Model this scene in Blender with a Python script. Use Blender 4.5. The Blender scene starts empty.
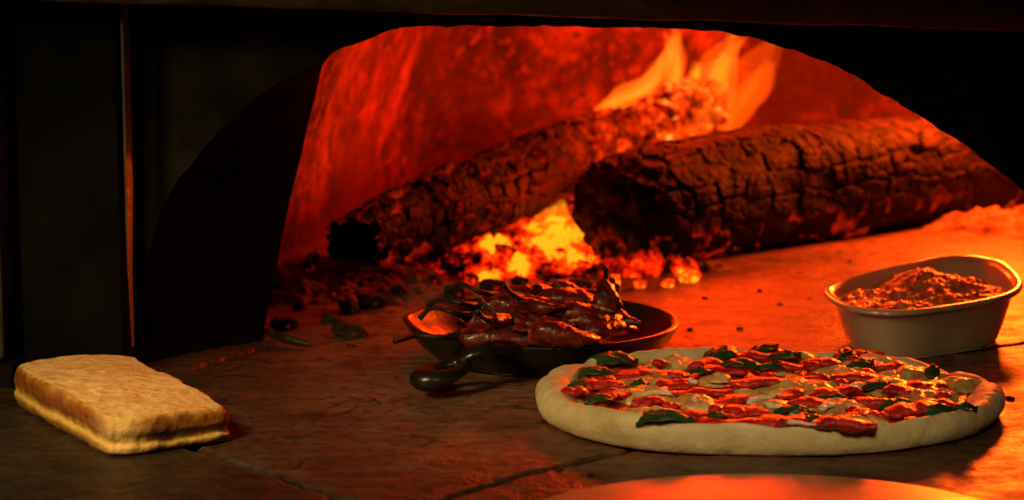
import bpy, math, random
import numpy as np
from mathutils import Vector, Matrix

random.seed(7)
SC = bpy.context.scene
COL = SC.collection
R = math.radians

# ------------------------------------------------------------------ camera
F_PX, H_CAM, PITCH = 2300.0, 0.333, math.atan(360 / 2300.0)
cam_data = bpy.data.cameras.new('camera')
cam_data.sensor_width = 36
cam_data.lens = F_PX / 1024 * 36
cam_data.clip_start, cam_data.clip_end = 0.05, 50
cam_data.dof.use_dof = True
cam_data.dof.focus_distance = 1.50
cam_data.dof.aperture_fstop = 8.0
cam_data.dof.aperture_blades = 7
cam = bpy.data.objects.new('camera', cam_data)
COL.objects.link(cam)
cam.location = (0, 0, H_CAM)
cam.rotation_euler = (R(90) - PITCH, 0, 0)
SC.camera = cam
SP, CP = math.sin(PITCH), math.cos(PITCH)

def ray(px, py):
    u = 250 - py
    return Vector(((px - 512), F_PX * CP + u * SP, -F_PX * SP + u * CP))

def at(px, py, z=0.0):                    # point at height z
    d = ray(px, py)
    t = (z - H_CAM) / d.z
    return Vector((d.x * t, d.y * t, z))

def atd(px, py, Y):                       # point at distance Y
    d = ray(px, py)
    t = Y / d.y
    return Vector((d.x * t, Y, H_CAM + d.z * t))

# ------------------------------------------------------------------ noise (numpy)
def _hash(ix, iy, iz, seed):
    n = (ix.astype(np.int64) * 374761393 + iy.astype(np.int64) * 668265263 + iz.astype(np.int64) * 2147483647 + seed * 974634777) & 0xFFFFFFFF
    n = ((n ^ (n >> 13)) * 1274126177) & 0xFFFFFFFF
    n = ((n ^ (n >> 16)) * 2246822519) & 0xFFFFFFFF
    return ((n ^ (n >> 15)) & 0xFFFFFF) / float(0xFFFFFF)

def vnoise(x, y, z, seed=0):
    x, y, z = np.broadcast_arrays(np.asarray(x, float), np.asarray(y, float), np.asarray(z, float))
    ix, iy, iz = np.floor(x), np.floor(y), np.floor(z)
    fx, fy, fz = x - ix, y - iy, z - iz
    sx, sy, sz = [f * f * f * (f * (f * 6 - 15) + 10) for f in (fx, fy, fz)]
    out = 0
    for dx in (0, 1):
        for dy in (0, 1):
            for dz in (0, 1):
                w = (sx if dx else 1 - sx) * (sy if dy else 1 - sy) * (sz if dz else 1 - sz)
                out = out + w * _hash(ix + dx, iy + dy, iz + dz, seed)
    return out * 2 - 1

def fbm(x, y, z, seed=0, octs=4, gain=.5):
    s, a, f, t = 0, 1.0, 1.0, 0
    for k in range(octs):
        s = s + a * vnoise(np.asarray(x) * f + 17.3 * k, np.asarray(y) * f, np.asarray(z) * f, seed + k)
        t += a; a *= gain; f *= 2.03
    return s / t

def cells(u, v, seed=0, wrap=None, jit=.62):
    """F1, F2 and a cell value of a jittered grid (optionally periodic in v)"""
    iu, iv = np.floor(u), np.floor(v)
    f1 = np.full(u.shape, 9.0); f2 = np.full(u.shape, 9.0); cid = np.zeros(u.shape)
    z0 = np.zeros_like(iu)
    for du in (-1, 0, 1):
        for dv in (-1, 0, 1):
            cu, cv = iu + du, iv + dv
            hv = np.mod(cv, wrap) if wrap else cv
            off = np.where(np.mod(hv, 2) > .5, .5, 0.) * 0
            a = _hash(cu, hv, z0, seed); b = _hash(cu, hv, z0 + 1, seed)
            px_ = cu + .5 + off + (a - .5) * jit; pv = cv + .5 + (b - .5) * jit
            d = np.maximum(np.abs(px_ - u), np.abs(pv - v)) * .8 + np.hypot(px_ - u, pv - v) * .2
            c = _hash(cu, hv, z0 + 2, seed)
            closer = d < f1
            f2 = np.where(closer, f1, np.minimum(f2, d))
            cid = np.where(closer, c, cid)
            f1 = np.where(closer, d, f1)
    return f1, f2, cid

def sstep(a, b, x):
    t = np.clip((x - a) / (b - a), 0, 1)
    return t * t * (3 - 2 * t)

# ------------------------------------------------------------------ objects
def tag(o, label=None, cat=None, group=None, kind=None):
    if label: o['label'] = label
    if cat: o['category'] = cat
    if group: o['group'] = group
    if kind: o['kind'] = kind
    return o

def thing(name, label, cat, loc=(0, 0, 0), group=None):
    o = bpy.data.objects.new(name, None); COL.objects.link(o)
    o.location = loc; o.empty_display_size = .02
    return tag(o, label, cat, group)

def mesh(name, verts, faces, mat, parent=None, smooth=True, attrs=None, origin=None):
    """verts in world coordinates; origin (world) becomes the object's location"""
    verts = np.asarray(verts, float).reshape(-1, 3)
    if parent is not None:
        base = Vector((0, 0, 0)); p = parent
        while p is not None:
            base += p.location; p = p.parent
        off = Vector(origin) if origin is not None else base
        loc = off - base
    else:
        off = Vector(origin) if origin is not None else Vector(verts.mean(axis=0))
        loc = off
    me = bpy.data.meshes.new(name)
    vv = verts - np.array(off)
    me.from_pydata(vv.tolist(), [], faces if isinstance(faces, list) else faces.tolist())
    me.polygons.foreach_set('use_smooth', [smooth] * len(me.polygons))
    if attrs:
        for k, a in attrs.items():
            at_ = me.attributes.new(k, 'FLOAT', 'POINT')
            at_.data.foreach_set('value', np.asarray(a, float).ravel())
    me.materials.append(mat)
    me.update()
    o = bpy.data.objects.new(name, me); COL.objects.link(o)
    o.location = loc
    if parent is not None: o.parent = parent
    return o

def grid_faces(nu, nv, wrap_v=False, off=0):
    """index = i*nv + j"""
    i = np.arange(nu - 1)[:, None]
    j = np.arange(nv if wrap_v else nv - 1)[None, :]
    j2 = (j + 1) % nv
    f = np.stack([i * nv + j, i * nv + j2, (i + 1) * nv + j2, (i + 1) * nv + j], -1)
    return (f.reshape(-1, 4) + off)

def catmull(pts, n, closed=False):
    P = [np.array(p, float) for p in pts]
    m = len(P); out = []
    segs = m if closed else m - 1
    for k in range(n):
        t = k / (n if closed else (n - 1)) * segs
        i = min(int(t), segs - 1); f = t - i
        g = (lambda q: P[q % m]) if closed else (lambda q: P[max(0, min(m - 1, q))])
        a, b, c, d = g(i - 1), g(i), g(i + 1), g(i + 2)
        out.append(.5 * ((2 * b) + (-a + c) * f + (2 * a - 5 * b + 4 * c - d) * f * f + (-a + 3 * b - 3 * c + d) * f ** 3))
    return np.array(out)

def frames(path):
    T = np.gradient(path, axis=0); T /= np.linalg.norm(T, axis=1)[:, None] + 1e-12
    up = np.array([0, 0, 1.0])
    if abs(T[0] @ up) > .9: up = np.array([0, 1.0, 0])
    A = []
    a = up - T[0] * (up @ T[0]); a /= np.linalg.norm(a)
    for t in T:
        a = a - t * (a @ t); a /= np.linalg.norm(a); A.append(a.copy())
    A = np.array(A); B = np.cross(T, A)
    return T, A, B

def tube_v(pts, radii, n=24, ring=12, flat=1.0, wob=0, seed=0, wf=60, tilt=0):
    """closed tube; A is the 'up' axis (scaled by flat)"""
    path = catmull(pts, n)
    rr = np.interp(np.linspace(0, 1, n), np.linspace(0, 1, len(radii)), radii)
    T, A, B = frames(path)
    th = np.linspace(0, 2 * np.pi, ring, endpoint=False) + tilt
    V = path[:, None, :] + rr[:, None, None] * (np.cos(th)[None, :, None] * B[:, None, :] + flat * np.sin(th)[None, :, None] * A[:, None, :])
    if wob:
        nz = fbm(V[..., 0] * wf, V[..., 1] * wf, V[..., 2] * wf, seed, 3)
        V = V + (V - path[:, None, :]) / (rr[:, None, None] + 1e-6) * (nz * wob)[..., None]
    verts = np.concatenate([V.reshape(-1, 3), path[:1], path[-1:]])
    f = grid_faces(n, ring, True).tolist()
    a, b = n * ring, n * ring + 1
    for j in range(ring):
        k = (j + 1) % ring
        f.append([a, k, j]); f.append([b, (n - 1) * ring + j, (n - 1) * ring + k])
    return verts, f

def join(parts):
    V, Fc, o = [], [], 0
    for v, f in parts:
        V.append(np.asarray(v)); Fc += [[i + o for i in q] for q in (f.tolist() if hasattr(f, 'tolist') else f)]
        o += len(v)
    return np.concatenate(V), Fc

def box_v(c0, c1):
    x0, y0, z0 = c0; x1, y1, z1 = c1
    v = [(x0, y0, z0), (x1, y0, z0), (x1, y1, z0), (x0, y1, z0), (x0, y0, z1), (x1, y0, z1), (x1, y1, z1), (x0, y1, z1)]
    f = [[0, 3, 2, 1], [4, 5, 6, 7], [0, 1, 5, 4], [1, 2, 6, 5], [2, 3, 7, 6], [3, 0, 4, 7]]
    return np.array(v, float), f

def bevel(o, w, seg=3):
    m = o.modifiers.new('bevel', 'BEVEL'); m.width = w; m.segments = seg; m.limit_method = 'ANGLE'
    return o

# ------------------------------------------------------------------ materials
class NB:
    def __init__(s, name):
        s.m = bpy.data.materials.new(name); s.m.use_nodes = True
        s.t = s.m.node_tree; s.t.nodes.clear()
        s.out = s.n('ShaderNodeOutputMaterial')
    def n(s, ty, **kw):
        nd = s.t.nodes.new(ty)
        for k, v in kw.items():
            if k in nd.inputs.keys() if not k.startswith('_') else False: nd.inputs[k].default_value = v
            else: setattr(nd, k.lstrip('_'), v)
        return nd
    def l(s, a, b): s.t.links.new(a, b); return s
    def coord(s, scale=(1, 1, 1)):
        tc = s.n('ShaderNodeTexCoord'); mp = s.n('ShaderNodeMapping')
        mp.inputs['Scale'].default_value = scale
        s.l(tc.outputs['Object'], mp.inputs['Vector']); return mp.outputs[0]
    def noise(s, scale, detail=4, rough=.55, vec=None, dist=0):
        nd = s.n('ShaderNodeTexNoise')
        nd.inputs['Scale'].default_value = scale; nd.inputs['Detail'].default_value = detail
        nd.inputs['Roughness'].default_value = rough; nd.inputs['Distortion'].default_value = dist
        s.l(vec if vec is not None else s.coord(), nd.inputs['Vector']); return nd.outputs['Fac']
    def ramp(s, fac, stops, interp='LINEAR'):
        r = s.n('ShaderNodeValToRGB'); r.color_ramp.interpolation = interp
        e = r.color_ramp.elements
        C4 = lambda c: (c, c, c, 1) if isinstance(c, (int, float)) else (*c, 1)
        e[1].position = stops[-1][0]; e[1].color = C4(stops[-1][1])
        e[0].position = stops[0][0]; e[0].color = C4(stops[0][1])
        for p, c in stops[1:-1]:
            q = e.new(p); q.color = C4(c)
        s.l(fac, r.inputs[0]); return r.outputs[0]
    def mix(s, fac, a, b, mode='MIX'):
        m = s.n('ShaderNodeMix'); m.data_type = 'RGBA'; m.blend_type = mode
        for sock, v in ((m.inputs[0], fac), (m.inputs[6], a), (m.inputs[7], b)):
            if isinstance(v, (int, float)): sock.default_value = v if sock == m.inputs[0] else (v, v, v, 1)
            elif isinstance(v, tuple): sock.default_value = (*v, 1)
            else: s.l(v, sock)
        return m.outputs[2]
    def math(s, op, a, b=0.0, clamp=False):
        m = s.n('ShaderNodeMath'); m.operation = op; m.use_clamp = clamp
        for k, v in ((0, a), (1, b)):
            if isinstance(v, (int, float)): m.inputs[k].default_value = v
            else: s.l(v, m.inputs[k])
        return m.outputs[0]
    def attr(s, name):
        a = s.n('ShaderNodeAttribute'); a.attribute_name = name; return a.outputs['Fac']
    def bsdf(s, color, rough=.6, bump=None, bump_d=.002, spec=.5, metal=0, coat=0, sss=0, sss_col=None, emis=None, emis_s=1.0, normal2=None):
        b = s.n('ShaderNodeBsdfPrincipled')
        def put(nm, v):
            if isinstance(v, (int, float)): b.inputs[nm].default_value = v
            elif isinstance(v, tuple): b.inputs[nm].default_value = (*v, 1)
            else: s.l(v, b.inputs[nm])
        put('Base Color', color); put('Roughness', rough); put('Specular IOR Level', spec); put('Metallic', metal)
        if coat: put('Coat Weight', coat); put('Coat Roughness', .15)
        if sss:
            put('Subsurface Weight', sss); b.inputs['Subsurface Radius'].default_value = sss_col or (1, .4, .2)
            b.inputs['Subsurface Scale'].default_value = .006
        if emis is not None: put('Emission Color', emis); put('Emission Strength', emis_s)
        if bump is not None:
            bp = s.n('ShaderNodeBump'); bp.inputs['Distance'].default_value = bump_d
            bp.inputs['Strength'].default_value = 1
            s.l(bump, bp.inputs['Height']); s.l(bp.outputs[0], b.inputs['Normal'])
        s.l(b.outputs[0], s.out.inputs['Surface'])
        return s.m

def m_floor():
    s = NB('hearth stone')
    soot, seam, scorch_glow = s.attr('soot'), s.attr('seam'), s.attr('scorch_glow')  # soot also carries the shadow painted before the pizza
    n1 = s.noise(9, 8, .62); n2 = s.noise(120, 5, .6); n3 = s.noise(28, 6, .65, dist=1.2)
    streak = s.noise(22, 6, .6, vec=s.coord((1, 3.2, 1)), dist=.6)
    c = s.ramp(n1, [(.3, (.075, .034, .020)), (.5, (.16, .075, .045)), (.72, (.24, .12, .075))])
    c = s.mix(s.ramp(streak, [(.45, 0.), (.62, .6)]), c, (.27, .16, .11))
    c = s.mix(s.ramp(n2, [(.5, 0.), (.66, .75)]), c, (.035, .018, .012))
    c = s.mix(s.ramp(n3, [(.36, .85), (.45, 0.)]), c, (.03, .017, .012))
    sc2 = s.math('MULTIPLY', scorch_glow, s.ramp(n3, [(.4, 0.), (.6, 1.)]))
    c = s.mix(sc2, c, (.46, .15, .07))  # scorched stone with the fire's glow mixed into its colour
    c = s.mix(s.math('MULTIPLY', soot, s.ramp(n1, [(.25, .8), (.7, 1.)])), c, s.ramp(streak, [(.3, (.003, .0026, .002)), (.7, (.011, .009, .0065))]))  # sooty tone, also used for the shade painted before the pizza
    c = s.mix(seam, c, (.006, .005, .004))
    rough = s.ramp(s.noise(35, 6, .7), [(.3, .28), (.7, .62)])
    h = s.math('ADD', s.math('MULTIPLY', n2, .35), s.math('ADD', s.math('MULTIPLY', n3, .6), s.math('MULTIPLY', s.noise(420, 3, .6), .12)))
    return s.bsdf(c, rough, h, .0035, spec=.5)

def m_wall():
    s = NB('fired plaster')
    v = s.coord((1, 1, .9))
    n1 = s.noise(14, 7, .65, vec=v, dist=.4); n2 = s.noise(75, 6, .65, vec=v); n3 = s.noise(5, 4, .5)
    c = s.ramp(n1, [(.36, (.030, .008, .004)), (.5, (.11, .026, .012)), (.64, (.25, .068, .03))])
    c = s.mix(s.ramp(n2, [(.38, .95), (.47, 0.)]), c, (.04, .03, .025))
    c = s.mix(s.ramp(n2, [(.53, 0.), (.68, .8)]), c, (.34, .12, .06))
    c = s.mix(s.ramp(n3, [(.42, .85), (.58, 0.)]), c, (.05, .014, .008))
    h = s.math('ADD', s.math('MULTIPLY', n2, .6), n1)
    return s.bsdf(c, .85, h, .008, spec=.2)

def m_simple(name, stops, scale, rough=.6, bump_scale=None, bump_d=.001, detail=5, **kw):
    s = NB(name)
    n = s.noise(scale, detail, .6)
    b = s.noise(bump_scale, 5, .6) if bump_scale else None
    return s.bsdf(s.ramp(n, stops), rough, b, bump_d, **kw)

M = {}
M['floor'] = m_floor()
M['wall'] = m_wall()
M['soot'] = m_simple('sooted iron front', [(.35, (.009, .008, .0065)), (.65, (.028, .025, .019))], 18, .9, 90, .0015, spec=0)
M['reveal'] = m_simple('sooted reveal stone', [(.3, (.006, .004, .003)), (.7, (.018, .011, .008))], 12, .9, 70, .002, spec=0)
M['steel_dark'] = m_simple('dark grey plate', [(.3, (.004, .004, .004)), (.7, (.014, .013, .012))], 14, .9, 60, .001, spec=0)
M['beam'] = m_simple('greasy sooted lintel', [(.38, (.03, .027, .02)), (.58, (.09, .08, .055)), (.72, (.24, .21, .14))], 16, .6, 50, .003, spec=.4)
M['edge'] = m_simple('worn metal edge', [(.3, (.05, .045, .03)), (.7, (.20, .17, .10))], 22, .45, 80, .001, metal=.3)

def m_log(name, base, ash, glow_cut, glow_s):
    s = NB(name)
    gl, ck, hot = s.attr('glow'), s.attr('crack'), s.attr('ash')  # 'ash' also carries the firelight painted on the near end face
    n = s.noise(45, 6, .65); n2 = s.noise(190, 4, .6)
    c = s.ramp(n, [(.3, tuple(x * .35 for x in base)), (.7, base)])
    c = s.mix(s.math('MULTIPLY', hot, s.ramp(n, [(.42, 0.), (.6, 1.)])), c, ash)  # ash tint; on the near end face it paints firelight
    g = s.math('MULTIPLY', gl, s.ramp(s.noise(70, 5, .6), [(glow_cut, 0.), (glow_cut + .2, 1.)]))
    ec = s.ramp(g, [(0, (0, 0, 0)), (.25, (.35, .008, 0)), (.6, (1, .06, .002)), (1, (1, .33, .03))])
    h = s.math('ADD', n, s.math('MULTIPLY', n2, .5))
    return s.bsdf(c, .68, h, .004, spec=.1, emis=ec, emis_s=glow_s)
M['log_far'] = m_log('charred log', (.009, .005, .004), (.06, .017, .008), .42, 1.7)
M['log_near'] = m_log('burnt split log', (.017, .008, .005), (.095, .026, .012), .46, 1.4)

def m_ember(name, strength, cut=.40):
    s = NB(name)
    ht = s.attr('emberlight')
    n = s.noise(55, 5, .68, dist=.5); nb = s.noise(160, 4, .6)
    hv = s.math('ADD', ht, s.math('MULTIPLY', s.math('SUBTRACT', n, .52), 2.3))
    ec = s.ramp(hv, [(.28, (0, 0, 0)), (.44, (.22, .002, 0)), (.62, (.8, .012, 0)), (.84, (1, .08, .001)), (1, (1, .32, .006))])
    c = s.ramp(n, [(.3, (.015, .010, .008)), (.55, (.05, .03, .022)), (.75, (.12, .075, .055))])
    return s.bsdf(c, .9, s.math('ADD', n, nb), .005, spec=.1, emis=ec, emis_s=strength)
M['ember'] = m_ember('glowing coals', 1.6)

def m_ash():
    s = NB('wood ash')
    n = s.noise(40, 7, .7); n2 = s.noise(130, 5, .65)
    c = s.ramp(n, [(.34, (.04, .020, .014)), (.46, (.22, .11, .07)), (.64, (.46, .26, .18))])
    return s.bsdf(c, .95, s.math('ADD', n, n2), .006, spec=.1)
M['ash'] = m_ash()

def m_flame(name, col, strength):
    s = NB(name)
    e = s.n('ShaderNodeEmission'); e.inputs['Color'].default_value = (*col, 1); e.inputs['Strength'].default_value = strength
    s.l(e.outputs[0], s.out.inputs['Volume'])
    return s.m
M['flame_o'] = m_flame('orange flame gas', (1, .13, .005), 1.5)
M['flame_r'] = m_flame('red flame gas', (1, .08, .002), 1.0)
M['flame_y'] = m_flame('yellow flame gas', (1, .26, .005), 9)

M['bread_top'] = None
def m_bread():
    s = NB('toasted bread')
    side, up = s.attr('side'), s.attr('band')
    n = s.noise(105, 7, .7); n2 = s.noise(320, 4, .6); n3 = s.noise(26, 5, .6)
    top = s.ramp(n, [(.3, (.46, .25, .07)), (.5, (.72, .48, .20)), (.68, (.86, .66, .34))])
    top = s.mix(s.ramp(n3, [(.5, 0.), (.68, .55)]), top, (.52, .30, .07))
    stk = s.noise(95, 5, .65, vec=s.coord((1, 1, .22)))
    wobb = s.math('ADD', up, s.math('ADD', s.math('MULTIPLY', s.math('SUBTRACT', n3, .5), .34), s.math('MULTIPLY', s.math('SUBTRACT', stk, .5), .42)))
    sd = s.ramp(wobb, [(0, (.22, .10, .02)), (.20, (.42, .22, .045)), (.33, (.62, .42, .11)), (.42, (.50, .27, .05)), (.54, (.26, .085, .010)), (.74, (.19, .055, .006)), (.90, (.32, .12, .016)), (1, (.52, .28, .07))])
    sd = s.mix(s.ramp(n, [(.60, 0.), (.8, .3)]), sd, (.62, .38, .10))
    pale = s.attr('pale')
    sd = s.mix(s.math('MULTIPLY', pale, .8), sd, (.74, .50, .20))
    c = s.mix(side, top, sd)
    pores = s.n('ShaderNodeTexVoronoi'); pores.inputs['Scale'].default_value = 150; s.l(s.coord(), pores.inputs['Vector'])
    h = s.math('ADD', s.math('MULTIPLY', n, 1.0), s.math('ADD', s.math('MULTIPLY', pores.outputs['Distance'], .5), s.math('MULTIPLY', n2, .35)))
    return s.bsdf(c, .72, h, .0022, spec=.25)
M['bread'] = m_bread()

def m_dough():
    s = NB('pale pizza dough')
    n = s.noise(35, 5, .6); n2 = s.noise(230, 4, .6)
    c = s.ramp(n, [(.3, (.56, .43, .22)), (.6, (.74, .61, .36)), (.8, (.82, .72, .50))])
    c = s.mix(s.ramp(s.noise(14, 4, .6), [(.55, 0.), (.72, .5)]), c, (.56, .35, .12))
    return s.bsdf(c, .55, s.math('ADD', n, s.math('MULTIPLY', n2, .3)), .0022, spec=.35, sss=.15, sss_col=(1, .6, .35))
M['dough'] = m_dough()
M['sauce'] = m_simple('tomato sauce', [(.3, (.30, .02, .008)), (.6, (.50, .06, .015)), (.8, (.62, .22, .08))], 70, .28, 150, .003, spec=.6)
M['pepper'] = m_simple('red pepper slice', [(.32, (.16, .006, .004)), (.44, (.50, .010, .006)), (.7, (.68, .04, .012))], 110, .3, 230, .0024, spec=.55, coat=.25)
def m_cheese():
    s = NB('melted mozzarella')
    n = s.noise(60, 5, .6); n2 = s.noise(32, 5, .65, dist=.8); n3 = s.noise(190, 4, .6)
    c = s.ramp(n, [(.3, (.52, .28, .07)), (.5, (.68, .45, .16)), (.75, (.78, .62, .32))])
    c = s.mix(s.ramp(n2, [(.52, 0.), (.64, .75)]), c, (.50, .10, .02))      # tomato oil stains
    c = s.mix(s.ramp(n3, [(.62, 0.), (.74, .6)]), c, (.30, .13, .03))
    return s.bsdf(c, .22, s.math('ADD', n2, s.math('MULTIPLY', n3, .4)), .003, spec=.6)
M['cheese'] = m_cheese()
M['basil'] = m_simple('basil leaf green', [(.3, (.012, .035, .008)), (.7, (.035, .085, .018))], 60, .38, 150, .0012, spec=.5)
M['onion'] = m_simple('white onion', [(.3, (.62, .58, .46)), (.7, (.80, .76, .64))], 80, .3, 160, .0008, spec=.5, sss=.2)

def m_chili():
    s = NB('roasted chili skin')
    n = s.noise(48, 5, .65, dist=.6); n2 = s.noise(170, 4, .6)
    c = s.ramp(n, [(.36, (.015, .006, .004)), (.48, (.10, .012, .006)), (.62, (.30, .022, .010)), (.78, (.42, .10, .03))])
    return s.bsdf(c, .3, s.math('ADD', n, s.math('MULTIPLY', n2, .5)), .003, spec=.55, coat=.3)
M['chili'] = m_chili()
M['stem'] = m_simple('charred stem', [(.3, (.008, .006, .004)), (.7, (.03, .022, .012))], 60, .5, 150, .001, spec=.4)
M['iron'] = m_simple('seasoned cast iron', [(.3, (.006, .005, .004)), (.7, (.018, .013, .010))], 50, .30, 120, .0004, spec=.6)
M['ceramic'] = m_simple('glazed white stoneware', [(.3, (.52, .40, .26)), (.7, (.62, .49, .33))], 14, .26, 40, .0004, spec=.9, coat=.8)
def m_relish():
    s = NB('chopped tomato')
    n = s.noise(90, 6, .7); v = s.n('ShaderNodeTexVoronoi'); v.inputs['Scale'].default_value = 190; s.l(s.coord(), v.inputs['Vector'])
    c = s.ramp(n, [(.3, (.55, .09, .03)), (.5, (.75, .20, .07)), (.7, (.85, .38, .17))])
    return s.bsdf(c, .34, s.math('ADD', n, s.math('MULTIPLY', v.outputs['Distance'], .7)), .003, spec=.5, sss=.5, sss_col=(1, .15, .05))
M['relish'] = m_relish()
def m_peel():
    s = NB('smooth worn peel face')
    n = s.noise(40, 5, .6, vec=s.coord((1, 6, 1)))
    return s.bsdf(s.ramp(n, [(.3, (.34, .17, .09)), (.7, (.50, .26, .14))]), s.ramp(n, [(.3, .28), (.7, .40)]), n, .0006, metal=.25)
M['peel'] = m_peel()

# ------------------------------------------------------------------ floor
def seg_dist(X, Y, a, b):
    ax, ay = a.x, a.y; dx, dy = b.x - ax, b.y - ay
    t = np.clip(((X - ax) * dx + (Y - ay) * dy) / (dx * dx + dy * dy), 0, 1)
    return np.hypot(X - ax - t * dx, Y - ay - t * dy)

xs = np.concatenate([np.linspace(-1.6, -.45, 24)[:-1], np.linspace(-.45, .55, 420), np.linspace(.55, 1.7, 24)[1:]])
ys = np.concatenate([np.linspace(.1, 1.18, 24)[:-1], np.linspace(1.18, 2.4, 480), np.linspace(2.4, 3.4, 20)[1:]])
X, Y = np.meshgrid(xs, ys, indexing='ij')
wx = X + .004 * fbm(X * 25, Y * 25, 0, 5, 3); wy = Y + .004 * fbm(X * 25, Y * 25, 3, 9, 3)
seams = [  # joints of the hearth slabs
    (at(180, 447), at(345, 500), .0045), (at(345, 500), at(470, 545), .0045), (at(480, 488), at(632, 449), .0030), (at(632, 449), at(760, 419), .0030),
    (at(480, 488), at(400, 512), .003), (at(60, 400), at(180, 447), .0040), (at(170, 374), at(262, 349), .0055), (at(960, 352), at(1100, 335), .0035)]
seam = np.zeros_like(X)
for a, b, w in seams:
    wv = w * (1 + .5 * fbm(X * 40, Y * 40, 7, 3, 2))
    seam = np.maximum(seam, 1 - sstep(wv * .45, wv * 1.15, seg_dist(wx, wy, a, b)))
# soot lies thick at the mouth on the left and in a band before the slab joint
l0, l1 = at(180, 447), at(345, 500)
side = (X - l0.x) * (l1.y - l0.y) - (Y - l0.y) * (l1.x - l0.x)
side = side / math.hypot(l1.x - l0.x, l1.y - l0.y)
nz = fbm(X * 9, Y * 9, 1, 21, 5)
soot = sstep(-.02, .012, side + .0 * nz) * .96
soot = np.maximum(soot, sstep(.02, -.16, X + .04 * nz + (Y - 1.45) * .25) * .80)
soot = np.maximum(soot, sstep(1.38, 1.26, Y + .05 * nz) * sstep(.34, .16, X) * .75)
soot = np.maximum(soot, sstep(.045, .0, np.abs(np.hypot((X - .163) / 1.18, Y - 1.42) - .13) + .02 * nz - .01) * .55 * sstep(1.50, 1.40, Y))  # the pizza's shadow, painted as a dark ring along its front edge
scorch_glow = 1.0 * sstep(.14, .0, np.hypot((X - at(640, 425).x) * .8, (Y - at(640, 425).y)) + .05 * nz)  # scorched patch, plus red-orange fire glow painted into the floor
Z = .0022 * fbm(X * 6, Y * 6, 0, 1, 3) + .0007 * fbm(X * 70, Y * 70, 0, 2, 3) - .0035 * seam
Z += .0012 * sstep(-.004, .004, side)
fl = mesh('floor', np.stack([X, Y, Z], -1), grid_faces(len(xs), len(ys))[:, ::-1], M['floor'], attrs={'soot': soot, 'seam': seam, 'scorch_glow': scorch_glow}, origin=(0, 0, 0))  # 'soot' holds real soot plus the pizza's painted shadow
tag(fl, kind='structure')

# ------------------------------------------------------------------ oven front with its arch
YF, YB = 1.60, 1.69
front_px = [(132, 378), (135, 345), (141, 295), (150, 250), (165, 203), (190, 165), (222, 127), (256, 98), (326, 57), (381, 35), (412, 27), (480, 26), (590, 27), (690, 30), (745, 36), (770, 43),
            (798, 52), (843, 70), (893, 101), (943, 131), (983, 159), (1024, 192), (1075, 245), (1105, 300), (1120, 378)]
fr = catmull([tuple(atd(x, y, YF)) for x, y in front_px], 260)
fr[:, 2] = np.maximum(fr[:, 2], -.004)
jn = fbm(fr[:, 0] * 90, fr[:, 2] * 90, 0, 4, 3) * .0013
mid = np.array([.05, 0, .05])
dirv = fr - mid; dirv[:, 1] = 0; dirv /= np.linalg.norm(dirv, axis=1)[:, None]
fr += dirv * (jn * 1.3)[:, None]
back_px = [(262, 350), (266, 325), (272, 295), (281, 250), (290, 205), (299, 165), (308, 125), (315, 95), (324, 55), (334, 22), (370, -10), (470, -35), (590, -40), (690, -30), (780, -8),
           (820, 5), (880, 30), (940, 65), (980, 95), (1010, 125), (1040, 165), (1070, 230), (1085, 290), (1095, 350)]
bk = catmull([tuple(atd(x, y, YB)) for x, y in back_px], 260)
bk[:, 2] = np.where(np.arange(260) < 3, -.004, bk[:, 2]); bk[-3:, 2] = -.004
# outer rectangle for the facade
N = 260
outer = []
for k in range(N):
    d = fr[k] - np.array([.06, YF, .06]); d[1] = 0
    t = min((1.1 / abs(d[0])) if abs(d[0]) > 1e-6 else 1e9, (.62 / d[2]) if d[2] > 1e-3 else 1e9)
    q = np.array([.06, YF, .06]) + d * t
    q[2] = max(q[2], -.004); outer.append(q)
outer = np.array(outer)
oven = thing('oven_front', 'black sooted oven front with a low wide arched mouth over the stone hearth', 'oven', (.06, YF, 0))
V = np.concatenate([fr, outer]); mesh('front_wall', V, grid_faces(2, N), M['soot'], oven, smooth=False)
rings = 14
tt = np.linspace(0, 1, rings)[:, None, None]
RV = fr[None] * (1 - tt) + bk[None] * tt
RV = RV + (fbm(RV[..., 0] * 20, RV[..., 1] * 20, RV[..., 2] * 20, 8, 4) * .002 * np.minimum(1, tt[..., 0] * 4))[..., None] * dirv[None]
mesh('arch_reveal', RV, grid_faces(rings, N)[:, ::-1], M['reveal'], oven)

# chamber behind it: curved walls leaning in to a vault
plan = [(-.36, 1.70), (-.33, 1.78), (-.27, 1.88), (-.235, 1.98), (-.20, 2.15), (-.155, 2.40), (-.125, 2.56), (-.10, 2.63), (0, 2.68), (.25, 2.74), (.55, 2.76), (.85, 2.70), (1.0, 2.45), (1.02, 2.1), (.95, 1.8), (.8, 1.69), (.66, 1.66)]
pl = catmull([(x, y, 0) for x, y in plan], 420)
cen = np.array([.38, 2.15])
zs = np.linspace(-.01, .42, 130)
PX = []
for z in zs:
    k = .16 * max(0, z) / .2 * .35 + .55 * (max(0, z) / .42) ** 3.2 * .5
    PX.append(np.stack([pl[:, 0] * (1 - k) + cen[0] * k, pl[:, 1] * (1 - k) + cen[1] * k, np.full(len(pl), z)], -1))
WV = np.array(PX)
inn = np.array([cen[0], cen[1], 0]) - WV; inn[..., 2] = 0; inn /= np.linalg.norm(inn, axis=-1)[..., None]
ph = fbm(WV[..., 0] * 9, WV[..., 1] * 9, WV[..., 2] * 4, 31, 5) * .010 + fbm(WV[..., 0] * 60, WV[..., 1] * 60, WV[..., 2] * 22, 33, 4) * .0035
WV = WV + inn * ph[..., None]
top = WV[-1]; ct = top.mean(axis=0) + np.array([0, 0, .06])
ceil = [top * (1 - t) + ct * t for t in (0.35, .7, .98)]
WV2 = np.concatenate([WV, np.array(ceil)])
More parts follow.
